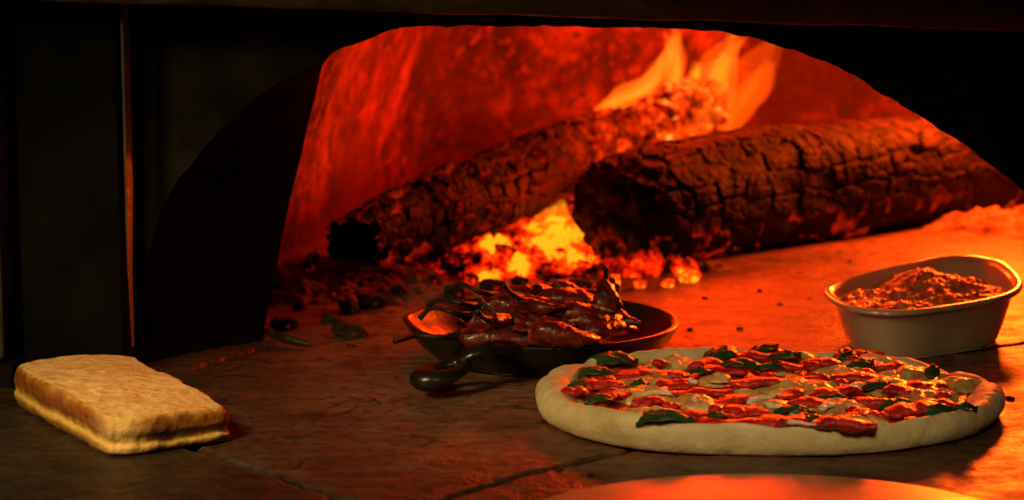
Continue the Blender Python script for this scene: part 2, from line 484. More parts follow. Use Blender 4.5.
ch = mesh('oven_wall', WV2, grid_faces(WV2.shape[0], len(pl)), M['wall'], origin=(.38, 2.15, 0))
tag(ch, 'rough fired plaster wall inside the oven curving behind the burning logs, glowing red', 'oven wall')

# lintel beam before the arch
p0, p1 = atd(-60, -4, 1.52), atd(1100, 31, 1.50)
def beam():
    n = 160; prof = [(-.004, .0), (.0, -.0015), (.012, -.002), (.03, -.0015), (.05, .0), (.05, .09), (.0, .09), (-.004, .085), (-.010, .07), (-.0125, .045), (-.0145, .022), (-.012, .010)]
    a = np.array(p0); b = np.array(p1); out = []
    for k in range(n):
        t = k / (n - 1); c = a * (1 - t) + b * t
        for (dy, dz) in prof:
            out.append((c[0], c[1] + dy, c[2] + dz))
    V = np.array(out); V[:, 1] += fbm(V[:, 0] * 18, V[:, 2] * 50, 0, 12, 4) * .003; V[:, 2] += fbm(V[:, 0] * 22, V[:, 1] * 30, 5, 14, 4) * .0012
    m_ = len(prof); f = grid_faces(n, m_, True).tolist()
    f.append(list(range(m_))[::-1]); f.append([(n - 1) * m_ + j for j in range(m_)])
    return V, f
V, f = beam()
o = mesh('lintel_beam', V, f, M['beam']); tag(o, 'dark grease-stained metal beam running across the top above the arch', 'beam')

# left posts
a = atd(22, 360, 1.56); b = atd(124, 360, 1.56)
post = thing('side_post', 'flat dark post left of the arch with a thin worn metal edge', 'post', (b.x, 1.57, 0))
o = mesh('post_panel', *box_v((a.x, 1.562, -.003), (b.x, 1.598, .5)), M['steel_dark'], post, smooth=False); bevel(o, .0025)
# thin edge strip ending in a point above the hearth
e0, e1, e2 = atd(130, 349, 1.553), atd(127, 120, 1.553), atd(124, -40, 1.553)
n = 60; ev = []
for k in range(n):
    t = k / (n - 1)
    z = e0.z + (e2.z - e0.z) * t
    xl = e0.x + (b.x - .0005 - e0.x) * min(1, t * 6)
    w = .0006 + .0048 * min(1, (t * 1.8)) ** .9
    x0 = e0.x - .0015 * min(1, t * 5); dd = .001 + .007 * min(1, t * 3)
    ev += [(x0, 1.560, z), (x0 + .0006, 1.560 - dd * .8, z), (x0 + w * .5, 1.560 - dd, z), (x0 + w, 1.560 - dd * .3, z), (x0 + w, 1.566, z), (x0, 1.566, z)]
f = grid_faces(n, 6, True).tolist(); f.append([5, 4, 3, 2, 1, 0]); f.append([(n - 1) * 6 + j for j in range(6)])
mesh('edge_strip', ev, f, M['edge'], post, smooth=False)
c0 = atd(6, 365, 1.54)
p2 = thing('corner_pillar', 'dim brownish stone pillar at the far left edge beside the dark post', 'pillar', (c0.x - .05, 1.55, 0))
o = mesh('shaft', *box_v((c0.x - .12, 1.535, .016), (c0.x, 1.60, .5)), M['beam'], p2, smooth=False); bevel(o, .004)
o = mesh('foot', *box_v((c0.x - .12, 1.525, -.003), (c0.x + .008, 1.60, .014)), M['reveal'], p2, smooth=False); bevel(o, .003)

# ------------------------------------------------------------------ logs
def log(name, A, B, r0, r1, mat, seed, cu, cv, depth, label, bend=(0, 0, 0), hollow=0.0, glow=None, ashf=None, flat=1.0, nu=560, nv=260, oval=0.0):
    A, B = np.array(A), np.array(B); L = np.linalg.norm(B - A)
    cap = 34
    t = np.linspace(0, 1, nu)
    path = A[None] * (1 - t)[:, None] + B[None] * t[:, None] + np.array(bend)[None] * (4 * t * (1 - t))[:, None]
    T, Aa, Bb = frames(path)
    th = np.linspace(0, 2 * np.pi, nv, endpoint=False)
    U, TH = np.meshgrid(t * L, th, indexing='ij')
    rad = (r0 + (r1 - r0) * t)[:, None] * (1 + .07 * np.sin(2 * TH + seed) + .04 * np.sin(3 * TH + 1.7 * seed) + oval * np.cos(TH) ** 2)
    rad = rad * (1 + .05 * np.abs(np.sin(2 * TH + .6)) ** 3 * (seed == 3)) * (1 + .16 * vnoise(U * 6, np.cos(TH) * .8 + 4, np.sin(TH) * .8, seed + 21)) * (1 + .07 * vnoise(U * 9, np.cos(TH), np.sin(TH), seed))
    nc = int(round(cv)); cu_ = U * cu + .3 * fbm(U * 20, np.cos(TH) * 1.5, np.sin(TH) * 1.5, seed + 3, 3); cv_ = TH / (2 * np.pi) * nc + .22 * fbm(U * 25, np.cos(TH) * 2, np.sin(TH) * 2, seed + 9, 3)
    f1, f2, cid = cells(cu_, cv_, seed, wrap=nc)
    e = f2 - f1
    crack = 1 - sstep(.0, (.20 if seed == 11 else .11) + .07 * vnoise(U * 30, np.cos(TH), np.sin(TH), seed + 5), e)
    f1b, f2b, cidb = cells(cu_ * 2.3, cv_ * 2 , seed + 40, wrap=nc * 2)
    crack2 = (1 - sstep(.0, .12, f2b - f1b)) * .3 * (cid > .4)
    patch = .25 + .75 * sstep(-.25, .15, fbm(U * 9, np.cos(TH) * 1.2, np.sin(TH) * 1.2, seed + 31, 3))
    crack = crack * patch
    lowf = .35 + .65 * sstep(-.55, .1, np.sin(TH) if seed == 3 else np.ones_like(TH))
    rad = rad - depth * lowf * np.maximum(crack, crack2) * (.6 + .8 * cid) + depth * (.95 if seed == 11 else .5) * lowf * (cid - .5) + .0022 * fbm(U * 55, np.cos(TH) * 4, np.sin(TH) * 4, seed + 11, 4)
    endt = np.minimum(t * L, (1 - t) * L)[:, None]
    rad = rad * (1 - (.10 + .10 * vnoise(np.cos(TH) * 2.5, np.sin(TH) * 2.5, 0, seed + 80)) * sstep(.035, .0, endt))
    V = path[:, None, :] + rad[..., None] * (np.cos(TH)[..., None] * Bb[:, None, :] + flat * np.sin(TH)[..., None] * Aa[:, None, :])
    def endcap(ring, pc, Tn, hol):
        out = []
        for k in range(1, cap + 1):
            q = 1 - k / cap
            rel_ = ring - pc; ml = np.linalg.norm(rel_, axis=1)[:, None]; sm = rel_ / ml * (ml.mean() * (.97 + .03 * np.sin(np.arange(len(ml)) * .05)))[..., None][:, 0] if False else rel_ / ml * ml.mean()
            kk = min(1, k / cap * 5); rr_ = pc + (rel_ * (1 - kk) + sm * kk) * (q if k < cap else .002)
            bul = (1 - (1 - min(1, (k / cap) * 6)) ** 2) * .004 - hol * sstep(.85, .45, np.array(q)) * .045
            no = fbm(rr_[:, 0] * 90, rr_[:, 1] * 90, rr_[:, 2] * 90, seed + 70, 4) * .011
            out.append(rr_ + Tn[None] * (bul + no)[:, None])
        return np.array(out)
    c0 = endcap(V[0], path[0], -T[0], hollow); c1 = endcap(V[-1], path[-1], T[-1], 0)
    VV = np.concatenate([c0[::-1], V, c1])
    def ext(a, v0=None): 
        return np.concatenate([np.repeat(a[:1] if v0 is None else np.full_like(a[:1], v0), cap, 0), a, np.repeat(a[-1:], cap, 0)])
    W = VV
    g = glow(W, ext(crack, 0.0), ext(cid)) if glow else np.zeros(W.shape[:2])
    ash_lit = ashf(W, ext(crack), ext(cid), ext(np.sin(TH) )) if ashf else np.zeros(W.shape[:2])
    if seed == 3: ash_lit[:cap - 3] = 1.5  # near end face painted lighter, as if lit by the embers
    F_ = grid_faces(VV.shape[0], nv, True)[:, ::-1]
    o = mesh(name, VV, F_, mat, attrs={'glow': g, 'crack': ext(crack), 'ash': ash_lit}, origin=tuple((A + B) / 2))  # 'ash' holds ash plus the painted light on the near end face
    tag(o, label, 'firewood', 'burning firewood logs')
    return o

# right log, split face towards us
LA = Vector((atd(608, 220, 2.03).x, 2.03, .051)); LB = Vector((.66, 2.56, .056))
def glowN(W, crack, cid):
    low = sstep(.045, .015, W[..., 2]); hi = sstep(.085, .105, W[..., 2])
    return np.clip(crack * .55 * low * (cid > .3) + low * .25 * (cid > .75), 0, 1)
def ashN(W, crack, cid, up):
    return np.clip(sstep(.045, .10, W[..., 2]) * (.2 + .4 * cid), 0, 1)
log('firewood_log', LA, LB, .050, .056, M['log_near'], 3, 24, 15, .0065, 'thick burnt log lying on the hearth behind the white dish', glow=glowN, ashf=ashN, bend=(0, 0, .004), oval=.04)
# left log leaning up behind
RA = atd(356, 250, 1.93); RB = atd(705, 112, 2.52)
def glowF(W, crack, cid):
    u = (W[..., 0] - RA.x) / (RB.x - RA.x)
    return np.clip(sstep(.45, .9, u) * .75 * (.3 + cid) + crack * .25 * (cid > .5), 0, 1)
def ashF(W, crack, cid, up):
    return np.clip(.12 + .5 * (cid > .72) * sstep(.1, .4, up), 0, 1)
log('firewood_log', RA, RB, .034, .035, M['log_far'], 11, 40, 12, .0095, 'thinner blackened log with a hollow end at the left, rising away to the flames', glow=glowF, ashf=ashF, hollow=1.0, bend=(0, 0, .006))

# small charred billet in the ash at the far right
def chunk_v(c, size, seed, n=26, ax=None):
    th = np.linspace(0, np.pi, n)[:, None]; ph_ = np.linspace(0, 2 * np.pi, n * 2, endpoint=False)[None, :]
    x = np.sin(th) * np.cos(ph_); y = np.sin(th) * np.sin(ph_); z = np.cos(th) + 0 * ph_
    m_ = (np.abs(x) ** 4 + np.abs(y) ** 4 + np.abs(z) ** 4) ** .25
    s_ = (1 / m_) ** .75 * (1 + .28 * fbm(x * 1.6 + seed, y * 1.6, z * 1.6, seed, 4))
    q = np.floor(vnoise(x * 2.2, y * 2.2 + seed, z * 2.2, seed + 1) * 3) / 3
    s_ = s_ * (1 + .1 * q)
    P = np.stack([x * s_ * size[0], y * s_ * size[1], z * s_ * size[2]], -1)
    if ax is not None: P = P @ np.array(Matrix.Rotation(ax[0], 3, 'Z') @ Matrix.Rotation(ax[1], 3, 'Y')).T
    return P + np.array(c), grid_faces(n, n * 2, True)

# ------------------------------------------------------------------ ember bed and ash
def bed(name, x0, x1, y0, y1, nx, ny, hfn, mat, kind_label, attr=None):
    xs_ = np.linspace(x0, x1, nx); ys_ = np.linspace(y0, y1, ny)
    X_, Y_ = np.meshgrid(xs_, ys_, indexing='ij'); Z_ = hfn(X_, Y_)
    at_ = {'emberlight': attr(X_, Y_, Z_)} if attr else None
    o = mesh(name, np.stack([X_, Y_, Z_], -1), grid_faces(nx, ny)[:, ::-1], mat, attrs=at_)
    tag(o, kind_label, kind='stuff'); return o

def lumps(X_, Y_, s, seed):
    f1, f2, cid = cells(X_ * s + .3 * fbm(X_ * s, Y_ * s, 0, seed), Y_ * s + .3 * fbm(X_ * s, Y_ * s, 5, seed), seed)
    return sstep(0, .35, f2 - f1) * (.35 + .65 * cid)

G = [(atd(545, 250, 2.16).x, 2.24, .12, .10, .030), (atd(480, 262, 2.10).x, 2.06, .11, .09, .024), (.125, 1.992, .055, .020, .022), (atd(760, 150, 2.4).x, 2.50, .25, .12, .06)]
def h_bed(X_, Y_):
    h = -.012
    for (cx, cy, sx, sy, a_) in G:
        h = h + a_ * 1.05 * np.exp(-((X_ - cx) / sx) ** 2 - ((Y_ - cy) / sy) ** 2)
    return h + (lumps(X_, Y_, 60, 6) * .009 + lumps(X_, Y_, 120, 9) * .005 + .003 * fbm(X_ * 90, Y_ * 90, 0, 13, 4)) * sstep(-.012, .006, h)
hc = [(at(560, 222, .025), .040), (at(548, 240, .018), .034), (at(498, 245, .018), .020), (at(488, 268, .010), .020), (at(520, 262, .010), .016), (at(580, 256, .010), .022), (at(610, 272, .010), .022), (at(635, 273, .010), .024), (at(660, 274, .010), .022), (at(682, 273, .006), .012), (at(440, 268, .01), .010)]
def heat(X_, Y_, Z_):
    h = .14 + .30 * np.exp(-((X_ - .03) / .15) ** 2) * np.exp(-((Y_ - 2.06) / .13) ** 2)
    for c, s_ in hc:
        h = np.maximum(h, .16 + 1.05 * np.exp(-(((X_ - c.x) / s_) ** 2 + ((Y_ - c.y) / (s_ * 1.9)) ** 2)))
    sa, sb = at(606, 272, .01), at(688, 272, .008); sd_ = seg_dist(X_, Y_, sa, sb)
    h = np.maximum(h, .14 + 1.35 * np.exp(-(sd_ / .020) ** 2))
    h = np.maximum(h, .9 * np.exp(-(((X_ - .25) / .28) ** 2 + ((Y_ - 2.50) / .14) ** 2)))
    return h
bed('embers', -.17, .62, 1.88, 2.68, 330, 330, h_bed, M['ember'], 'bed of glowing orange and yellow embers under and between the burning logs', heat)

def h_ash(X_, Y_):
    h = -.006 + .020 * np.exp(-((X_ + .155) / .08) ** 2 - ((Y_ - 1.93) / .10) ** 2) + .013 * np.exp(-((X_ + .03) / .12) ** 2 - ((Y_ - 1.95) / .07) ** 2)
    h = h + .016 * np.exp(-((X_ - .50) / .10) ** 2 - ((Y_ - 2.28) / .07) ** 2) + .03 * np.exp(-((X_ - .70) / .14) ** 2 - ((Y_ - 2.38) / .16) ** 2)
    h = h + .003 * fbm(X_ * 16, Y_ * 16, 0, 50, 4) - .03 * np.exp(-((X_ - .05) / .11) ** 4 - ((Y_ - 2.06) / .14) ** 4)
    return h + (lumps(X_, Y_, 55, 61) * .005 + .008 * fbm(X_ * 70, Y_ * 70, 0, 63, 4)) * sstep(-.003, .006, h)
bed('ash', -.27, .95, 1.74, 2.60, 460, 330, h_ash, M['ash'], 'lumpy grey wood ash and cinders heaped round the logs')

# single coals
rnd = random.Random(4)
spots = [(398, 296), (372, 300), (432, 288), (420, 270), (455, 292), (470, 278), (492, 285), (520, 280), (548, 278), (580, 285), (600, 290), (560, 262), (530, 255), (505, 265), (350, 306), (330, 318),
         (300, 305), (478, 250), (612, 280), (640, 284), (668, 283), (690, 276), (585, 268), (440, 262), (310, 285), (965, 214), (990, 220), (350, 330), (285, 322)]
names_ = {0: 'dark cinder'}
for k, (px, py) in enumerate(spots):
    s_ = rnd.uniform(.006, .012) * (.75 if px > 850 else .7)
    if px in (915, 935): s_ = .014
    p = at(px, py, s_ * .7)
    hh = float(heat(np.array([[p.x]]), np.array([[p.y]]), None)[0, 0])
    base = max(float(h_bed(np.array([[p.x]]), np.array([[p.y]]))[0, 0]), float(h_ash(np.array([[p.x]]), np.array([[p.y]]))[0, 0]), 0)
    v, f = chunk_v((p.x, p.y, base + s_ * .55), (s_ * rnd.uniform(.9, 1.6), s_, s_ * rnd.uniform(.6, .9)), 100 + k, 18, (rnd.uniform(0, 3), rnd.uniform(-.4, .4)))
    ht = np.full(len(v.reshape(-1, 3)), (hh * .62 + rnd.uniform(-.02, .12)) if px > 400 else rnd.uniform(0, .14))
    o = mesh('coal', v, f, M['ash'] if px > 850 else M['ember'], attrs={'emberlight': ht})
    where = ('red-lit cinder lump in the ash by the left oven wall' if px < 400 else 'ashy cinder lump on the hearth before the thick log, behind the white dish' if px > 850 else
             'glowing coal in the fire between the two logs' if hh > .5 else 'dark red coal at the front of the fire behind the skillet')
    tag(o, where, 'coal', 'loose coals round the logs')

# thin stick by the left wall in the ash
v, f = tube_v([at(262, 330, .004), at(285, 338, .006), at(312, 345, .003)], [.002, .0035, .0015], 20, 8, wob=.001)
o = mesh('twig', v, f, M['stem']); tag(o, 'small charred twig lying in the ash at the foot of the left jamb', 'twig')

# ------------------------------------------------------------------ flames (glowing gas, closed volumes)
def flame(px_pts, depth, radii, mat, label, flat=1.0, seed=0):
    pts = [atd(x, y, depth + d) for x, y, d in px_pts]
    t = thing('flame', label, 'flame', tuple(pts[0]), 'flames above the logs')
    rf = random.Random(seed); n_ = 6 if mat != M['flame_y'] else 4
    mr = max(radii)
    for k in range(n_):
        g_ = 1.5 - 1.25 * k / (n_ - 1)          # broad and faint outside, thin in the core
        q = []; L_ = rf.uniform(.72, 1.0) if k else 1.0
        dx, dy = rf.uniform(-.5, .5) * mr, rf.uniform(-.8, .8) * mr
        for i_, p in enumerate(pts):
            f_ = i_ / (len(pts) - 1)
            base = pts[0].lerp(p, 1) if L_ == 1 else pts[0] + (p - pts[0]) * L_
            q.append((base.x + dx * f_ + rf.uniform(-.25, .25) * mr * f_, base.y + dy, base.z + rf.uniform(-.1, .1) * mr))
        v, f = tube_v(q, [max(.0006, w_ * g_ * .72) for w_ in radii], 60, 22, flat=flat, wob=mr * .28, seed=seed * 7 + k, wf=42)
        mesh('flame_tongue', v, f, mat, t)
    return t
flame([(596, 112, 0), (625, 98, .0), (655, 84, .01), (676, 55, .01), (684, 30, .02)], 2.40, [.003, .013, .012, .007, .001], M['flame_o'], 'long orange flame licking up to the right off the blackened log', seed=1)
flame([(676, 118, 0), (672, 85, .01), (676, 55, .01), (668, 20, .02)], 2.42, [.004, .009, .008, .001], M['flame_o'], 'narrow upright flame left of the broad flame', seed=2)
flame([(690, 98, 0), (694, 78, 0), (699, 62, 0)], 2.38, [.001, .007, .001], M['flame_o'], 'small detached flame tip floating between the tall flames', seed=3)
flame([(694, 146, -.02), (700, 122, 0), (715, 95, .01), (722, 62, .02), (742, 30, .03)], 2.40, [.004, .015, .020, .019, .002], M['flame_o'], 'broad flame rising from behind the thick log', seed=4)
flame([(722, 142, 0), (738, 105, .02), (762, 68, .03), (775, 38, .04)], 2.46, [.006, .020, .022, .003], M['flame_r'], 'faint red flame at the right of the broad flame', seed=5)
flame([(590, 156, 0), (630, 142, .02), (670, 134, .04), (700, 126, .05)], 2.30, [.003, .009, .009, .003], M['flame_r'], 'low orange flame creeping between the two logs', seed=6)
flame([(528, 262, 0), (545, 238, .0), (560, 218, .01), (572, 198, .02)], 2.14, [.010, .020, .013, .001], M['flame_y'], 'bright yellow flame in the gap under the blackened log', seed=7)
flame([(478, 266, 0), (492, 254, .0), (505, 240, .01)], 2.08, [.004, .011, .002], M['flame_y'], 'small yellow flame left of the gap between the logs', seed=8)
flame([(600, 282, 0), (635, 277, .0), (668, 275, .01), (700, 270, .01)], 1.99, [.003, .0055, .0055, .001], M['flame_y'], 'low yellow flame along the foot of the thick log', seed=9)

# ------------------------------------------------------------------ pizza
PC = Vector((.1625, 1.445, 0)); SX, SY = .1490, .124
def pz_outline(th, s=1.0):
    r = 1 + .018 * np.sin(2 * th + .8) + .014 * np.sin(3 * th + 2) + .010 * np.sin(5 * th + .4) + .006 * np.sin(9 * th + 1.1)
    return np.stack([PC.x + SX * r * np.cos(th) * s, PC.y + SY * r * np.sin(th) * s], -1)
pizza = thing('pizza', 'unbaked-looking round pizza with pale thick crust, red pepper, basil and cheese on the hearth', 'pizza', tuple(PC))
nt = 420; th = np.linspace(0, 2 * np.pi, nt, endpoint=False)
prof = [(.90, .0035), (.955, .0015), (.978, .0022), (.992, .005), (1.0, .009), (.997, .0135), (.985, .0172), (.968, .0192), (.948, .0193), (.932, .0180), (.918, .0155), (.905, .0130), (.85, .0105), (.7, .010), (.4, .0102), (.02, .0105)]
prof = catmull([(a_, b_, 0) for a_, b_ in prof], 60)
rows = []
kw = 1.15 + .75 * np.clip(-np.cos(th), 0, 1) ** 3 + .35 * np.clip(np.cos(th), 0, 1) ** 3 - .50 * np.clip(-np.sin(th), 0, 1) ** 2
for (s_, z, _) in prof:
    o2 = pz_outline(th, 1 - (1 - s_) * (kw if s_ > .86 and z > .009 else 1 + (kw - 1) * .5))
    k = sstep(.84, .9, np.array(s_))
    hz = 1 + k * (.26 * fbm(np.cos(th) * 2.8, np.sin(th) * 2.8, 0, 3, 4) + .10 * np.sin(4 * th + 1) * 0)
    rows.append(np.stack([o2[:, 0], o2[:, 1], z * hz * (1.02 if z > .003 else 1)], -1))
CV = np.array(rows)
nn = fbm(CV[..., 0] * 28, CV[..., 1] * 28, CV[..., 2] * 28, 7, 4) * .0032
# folds pinched in the rim at the right
fold = np.exp(-((th - .12) / .07) ** 2) + .8 * np.exp(-((th - .45) / .06) ** 2) + .7 * np.exp(-((th - 5.95) / .06) ** 2) + .4 * np.exp(-((th - 2.9) / .05) ** 2)
CV[..., 2] = np.maximum(CV[..., 2] + nn * sstep(.002, .008, CV[..., 2]) - fold[None] * .0032 * sstep(.008, .016, CV[..., 2]), .0015)
rin = np.stack([CV[..., 0] - PC.x, CV[..., 1] - PC.y], -1); rin /= np.linalg.norm(rin, axis=-1)[..., None] + 1e-9
CV[..., 0] += rin[..., 0] * nn * .8; CV[..., 1] += rin[..., 1] * nn * .8
mesh('crust', CV, grid_faces(len(prof), nt, True)[:, ::-1], M['dough'], pizza)
# sauce sheet
rs = np.linspace(.915, .01, 60); SV = []
for s_ in rs:
    o2 = pz_outline(th, s_ * (1 - (kw - 1) * .085) * (1 + .015 * np.sin(11 * th) + .02 * fbm(np.cos(th) * 6, np.sin(th) * 6, 0, 77, 3)))
    SV.append(np.stack([o2[:, 0], o2[:, 1], .0142 + .0034 * fbm(o2[:, 0] * 60, o2[:, 1] * 60, 0, 12, 4) - .003 * sstep(.88, .915, np.array(s_))], -1))
mesh('sauce', np.array(SV), grid_faces(len(rs), nt, True)[:, ::-1], M['sauce'], pizza)

def pslice(px, py, L, ang, w=.0055, z=.0165, seed=0, mat='pepper', name='pepper_slice', flat=.5, bend=None):
    c = at(px, py, z); r_ = random.Random(seed * 13 + 5)
    b_ = bend if bend is not None else r_.uniform(-.25, .25)
    ca, sa = math.cos(ang), math.sin(ang); pts = []
    for t in (-.5, -.25, 0, .25, .5):
        off = b_ * L * (.25 - t * t)
        pts.append((c.x + ca * t * L - sa * off, c.y + sa * t * L + ca * off, z + r_.uniform(-.0010, .0012) - .003 * t * t))
    v, f = tube_v(pts, [w * r_.uniform(.45, .75), w * r_.uniform(.8, 1.1), w * r_.uniform(.75, 1.1), w * r_.uniform(.8, 1.15), w * r_.uniform(.5, .8)], 30, 16, flat=flat, wob=w * .55, seed=seed, wf=110)
    return mesh(name, v, f, M[mat], pizza)

def blob(px, py, rx, ry, h, z=.0135, seed=0, mat='cheese', name='mozzarella_piece', rot=0.0):
    c = at(px, py, z); nr, na = 16, 40
    a_ = np.linspace(0, 2 * np.pi, na, endpoint=False)
    q = np.linspace(0, 1, nr)
    edge = 1 + .32 * fbm(np.cos(a_) * 1.7 + seed, np.sin(a_) * 1.7, 0, seed, 3)
    rows = []
    for t in q:
        s_ = math.sin(t * math.pi / 2)
        x = rx * s_ * edge * np.cos(a_); y = ry * s_ * edge * np.sin(a_)
        X_ = x * math.cos(rot) - y * math.sin(rot); Y_ = x * math.sin(rot) + y * math.cos(rot)
        zz = z + h * (math.cos(t * math.pi / 2) ** .8) * (1 + .7 * fbm((X_ + c.x) * 110, (Y_ + c.y) * 110, 0, seed, 3)) - .002 * t
        rows.append(np.stack([c.x + X_, c.y + Y_, zz], -1))
    return mesh(name, np.array(rows), grid_faces(nr, na, True), M[mat], pizza)

def leaf(px, py, L, W, ang, z=.018, seed=0, curl=.35, parent=None, tip=0.0):
    c = at(px, py, z); r_ = random.Random(seed)
    nu_, nv_ = 22, 13; T_ = np.linspace(0, 1, nu_)[:, None]; S_ = np.linspace(-1, 1, nv_)[None, :]
    wid = W * (np.sin(np.pi * T_ ** .8) ** .75 + .02)
    x = (T_ - .5) * L + 0 * S_; y = S_ * wid * .5 * (1 + .025 * np.sin(T_ * 16))
    zz = z + curl * W * .5 * (np.abs(S_) ** 1.6 * -.7) + .16 * L * np.sin(np.pi * T_) + tip * T_ ** 2 + .0012 * fbm(x * 200, y * 200, 0, seed, 3) + .0006 * np.cos(np.abs(S_) * 9 - T_ * 12)
    ca, sa = math.cos(ang), math.sin(ang)
    P = np.stack([c.x + x * ca - y * sa, c.y + x * sa + y * ca, zz], -1)
    P2 = P - np.array([0, 0, .0007])
    a_ = P.reshape(-1, 3); b_ = P2.reshape(-1, 3); n_ = len(a_)
    f = grid_faces(nu_, nv_).tolist() + grid_faces(nu_, nv_, off=n_)[:, ::-1].tolist()
    rim = [i * nv_ for i in range(nu_)] + [(nu_ - 1) * nv_ + j for j in range(1, nv_)] + [i * nv_ + nv_ - 1 for i in range(nu_ - 2, -1, -1)] + [j for j in range(nv_ - 2, 0, -1)]
    for q in range(len(rim)):
        r1_, r2_ = rim[q], rim[(q + 1) % len(rim)]
        f.append([r1_, r2_, r2_ + n_, r1_ + n_])
    return mesh('basil_leaf', np.concatenate([a_, b_]), f, M['basil'], pizza)

# cheese
for k, (px, py, rx, ry, h) in enumerate([(640, 398, .024, .020, .0075), (655, 380, .016, .016, .006), (676, 365, .018, .016, .006), (625, 378, .010, .012, .004), (735, 360, .020, .014, .006), (700, 404, .017, .014, .006),
        (745, 396, .020, .017, .006), (800, 388, .026, .018, .006), (770, 408, .018, .014, .0055), (842, 408, .018, .015, .006), (835, 372, .016, .018, .006), (885, 388, .020, .018, .006), (905, 377, .022, .018, .007),
        (930, 396, .018, .018, .006), (800, 358, .016, .012, .005), (860, 422, .016, .010, .005), (780, 372, .014, .014, .005), (650, 415, .018, .012, .005), (960, 384, .012, .016, .005), (870, 362, .015, .015, .005), (715, 380, .012, .012, .005), (610, 388, .009, .010, .003)]):
    blob(px, py, rx * 1.15, ry * 1.1, h * .8, z=.0150 + .0022 * (k % 2), seed=30 + k)
for k in range(8):   # torn shreds of cheese melted over the peppers
    r9 = random.Random(800 + k); a9 = r9.uniform(0, 6.283); q9 = math.sqrt(r9.uniform(.01, .66))
    c9 = Vector((PC.x + SX * q9 * math.cos(a9), PC.y + SY * q9 * math.sin(a9), .0185))
    pv_ = c9 - cam.location; u9 = pv_.y * CP - pv_.z * SP; w9 = pv_.y * SP + pv_.z * CP
    blob(512 + F_PX * pv_.x / u9, 250 - F_PX * w9 / u9, r9.uniform(.007, .014), r9.uniform(.004, .008), r9.uniform(.0025, .0045), z=.0185, seed=60 + k, rot=r9.uniform(0, 3))
# pepper slices: px, py, length, angle, width
SL = [(640, 378, .062, -.12, .0068), (600, 384, .032, .5, .0068), (610, 396, .040, .35, .0058), (590, 372, .026, -.6, .0056), (650, 402, .026, .2, .0060), (575, 392, .020, .2, .0055), (700, 392, .050, -.15, .0055),
      (675, 386, .028, -.5, .0065), (720, 370, .044, -.1, .0062), (760, 383, .046, .1, .0052), (705, 364, .030, .5, .006), (745, 412, .034, -.3, .0068), (775, 424, .062, .03, .0078), (690, 416, .026, .4, .0065), (810, 404, .034, .2, .0060),
      (835, 392, .042, -.05, .0065), (808, 378, .040, .15, .0055), (860, 378, .045, -.1, .0058), (880, 402, .040, .08, .0070), (915, 410, .044, .25, .0070), (865, 355, .032, -.2, .0065), (820, 363, .032, .3, .0060),
      (900, 392, .026, -.6, .0060), (925, 386, .034, .1, .0062), (790, 395, .028, .7, .0052), (845, 425, .045, .1, .0068), (755, 356, .034, .1, .0062), (730, 400, .030, .3, .0056), (940, 405, .026, -.2, .0060), (785, 366, .028, -.4, .0055),
      (672, 376, .026, .0, .005), (855, 412, .022, -.7, .005), (715, 424, .030, .1, .006), (770, 350, .020, .4, .0055), (890, 367, .026, .2, .0055)]
for k, (px, py, L_, an, w) in enumerate(SL):
    sc_ = 1.0 if L_ > .055 else .85
    pslice(px, py, L_ * sc_, an + random.Random(k).uniform(-.45, .45), w * 1.25, z=.0180 + .0024 * ((k * 7) % 4) / 3, seed=k, flat=.42)
for k in range(26):
    r9 = random.Random(500 + k); a9 = r9.uniform(0, 6.283); q9 = math.sqrt(r9.uniform(.02, .72))
    c9 = Vector((PC.x + SX * q9 * math.cos(a9), PC.y + SY * q9 * math.sin(a9), .02))
    pv_ = c9 - cam.location; u9 = pv_.y * CP - pv_.z * SP; w9 = pv_.y * SP + pv_.z * CP
    pslice(512 + F_PX * pv_.x / u9, 250 - F_PX * w9 / u9, r9.uniform(.010, .018), r9.uniform(0, 3.1), r9.uniform(.0032, .005), z=.0195, seed=600 + k, flat=.6)
# onion
for k, (px, py) in enumerate([(648, 373), (668, 391), (655, 394), (693, 381), (760, 399), (775, 406), (828, 408), (802, 423), (700, 398), (850, 385)]):
    pslice(px, py, .013 + .006 * ((k * 5) % 3) / 2, (k * 1.7) % 3.1, .0026, z=.0212, seed=200 + k, mat='onion', name='onion_piece', flat=.55, bend=.7)
# basil
for k, (px, py, L_, W_, an, cu_, tp) in enumerate([(612, 360, .036, .026, .1, .5, 0), (598, 373, .026, .018, -.2, .4, 0), (664, 421, .036, .018, -.15, .5, .002), (652, 418, .026, .014, -1.2, .6, 0), (722, 356, .034, .020, .9, .5, .004), (742, 366, .030, .022, -.4, .3, 0), (762, 352, .026, .016, .4, .5, .004),
        (776, 367, .024, .014, .2, .4, 0), (600, 400, .022, .014, .5, .4, 0), (940, 409, .022, .016, .2, .8, 0), (932, 372, .016, .010, 1.3, .6, .005), (898, 405, .024, .014, .2, .3, 0), (715, 418, .020, .012, .3, .3, 0), (795, 412, .026, .014, 0., .4, 0), (860, 366, .022, .014, .4, .4, .003),
        (640, 384, .016, .010, .7, .4, 0), (880, 386, .024, .015, .3, .3, 0), (815, 420, .020, .012, .3, .3, 0), (845, 355, .018, .010, 1.1, .4, .004), (700, 372, .02, .012, .2, .4, 0), (965, 407, .016, .011, .1, .6, 0), (580, 386, .02, .012, .6, .4, 0), (835, 399, .02, .013, -.4, .4, 0), (785, 357, .022, .015, -.2, .4, .003)]):
    leaf(px, py, L_ * 1.0, W_ * 1.05, an, z=.0200, seed=k, curl=cu_, tip=tp)

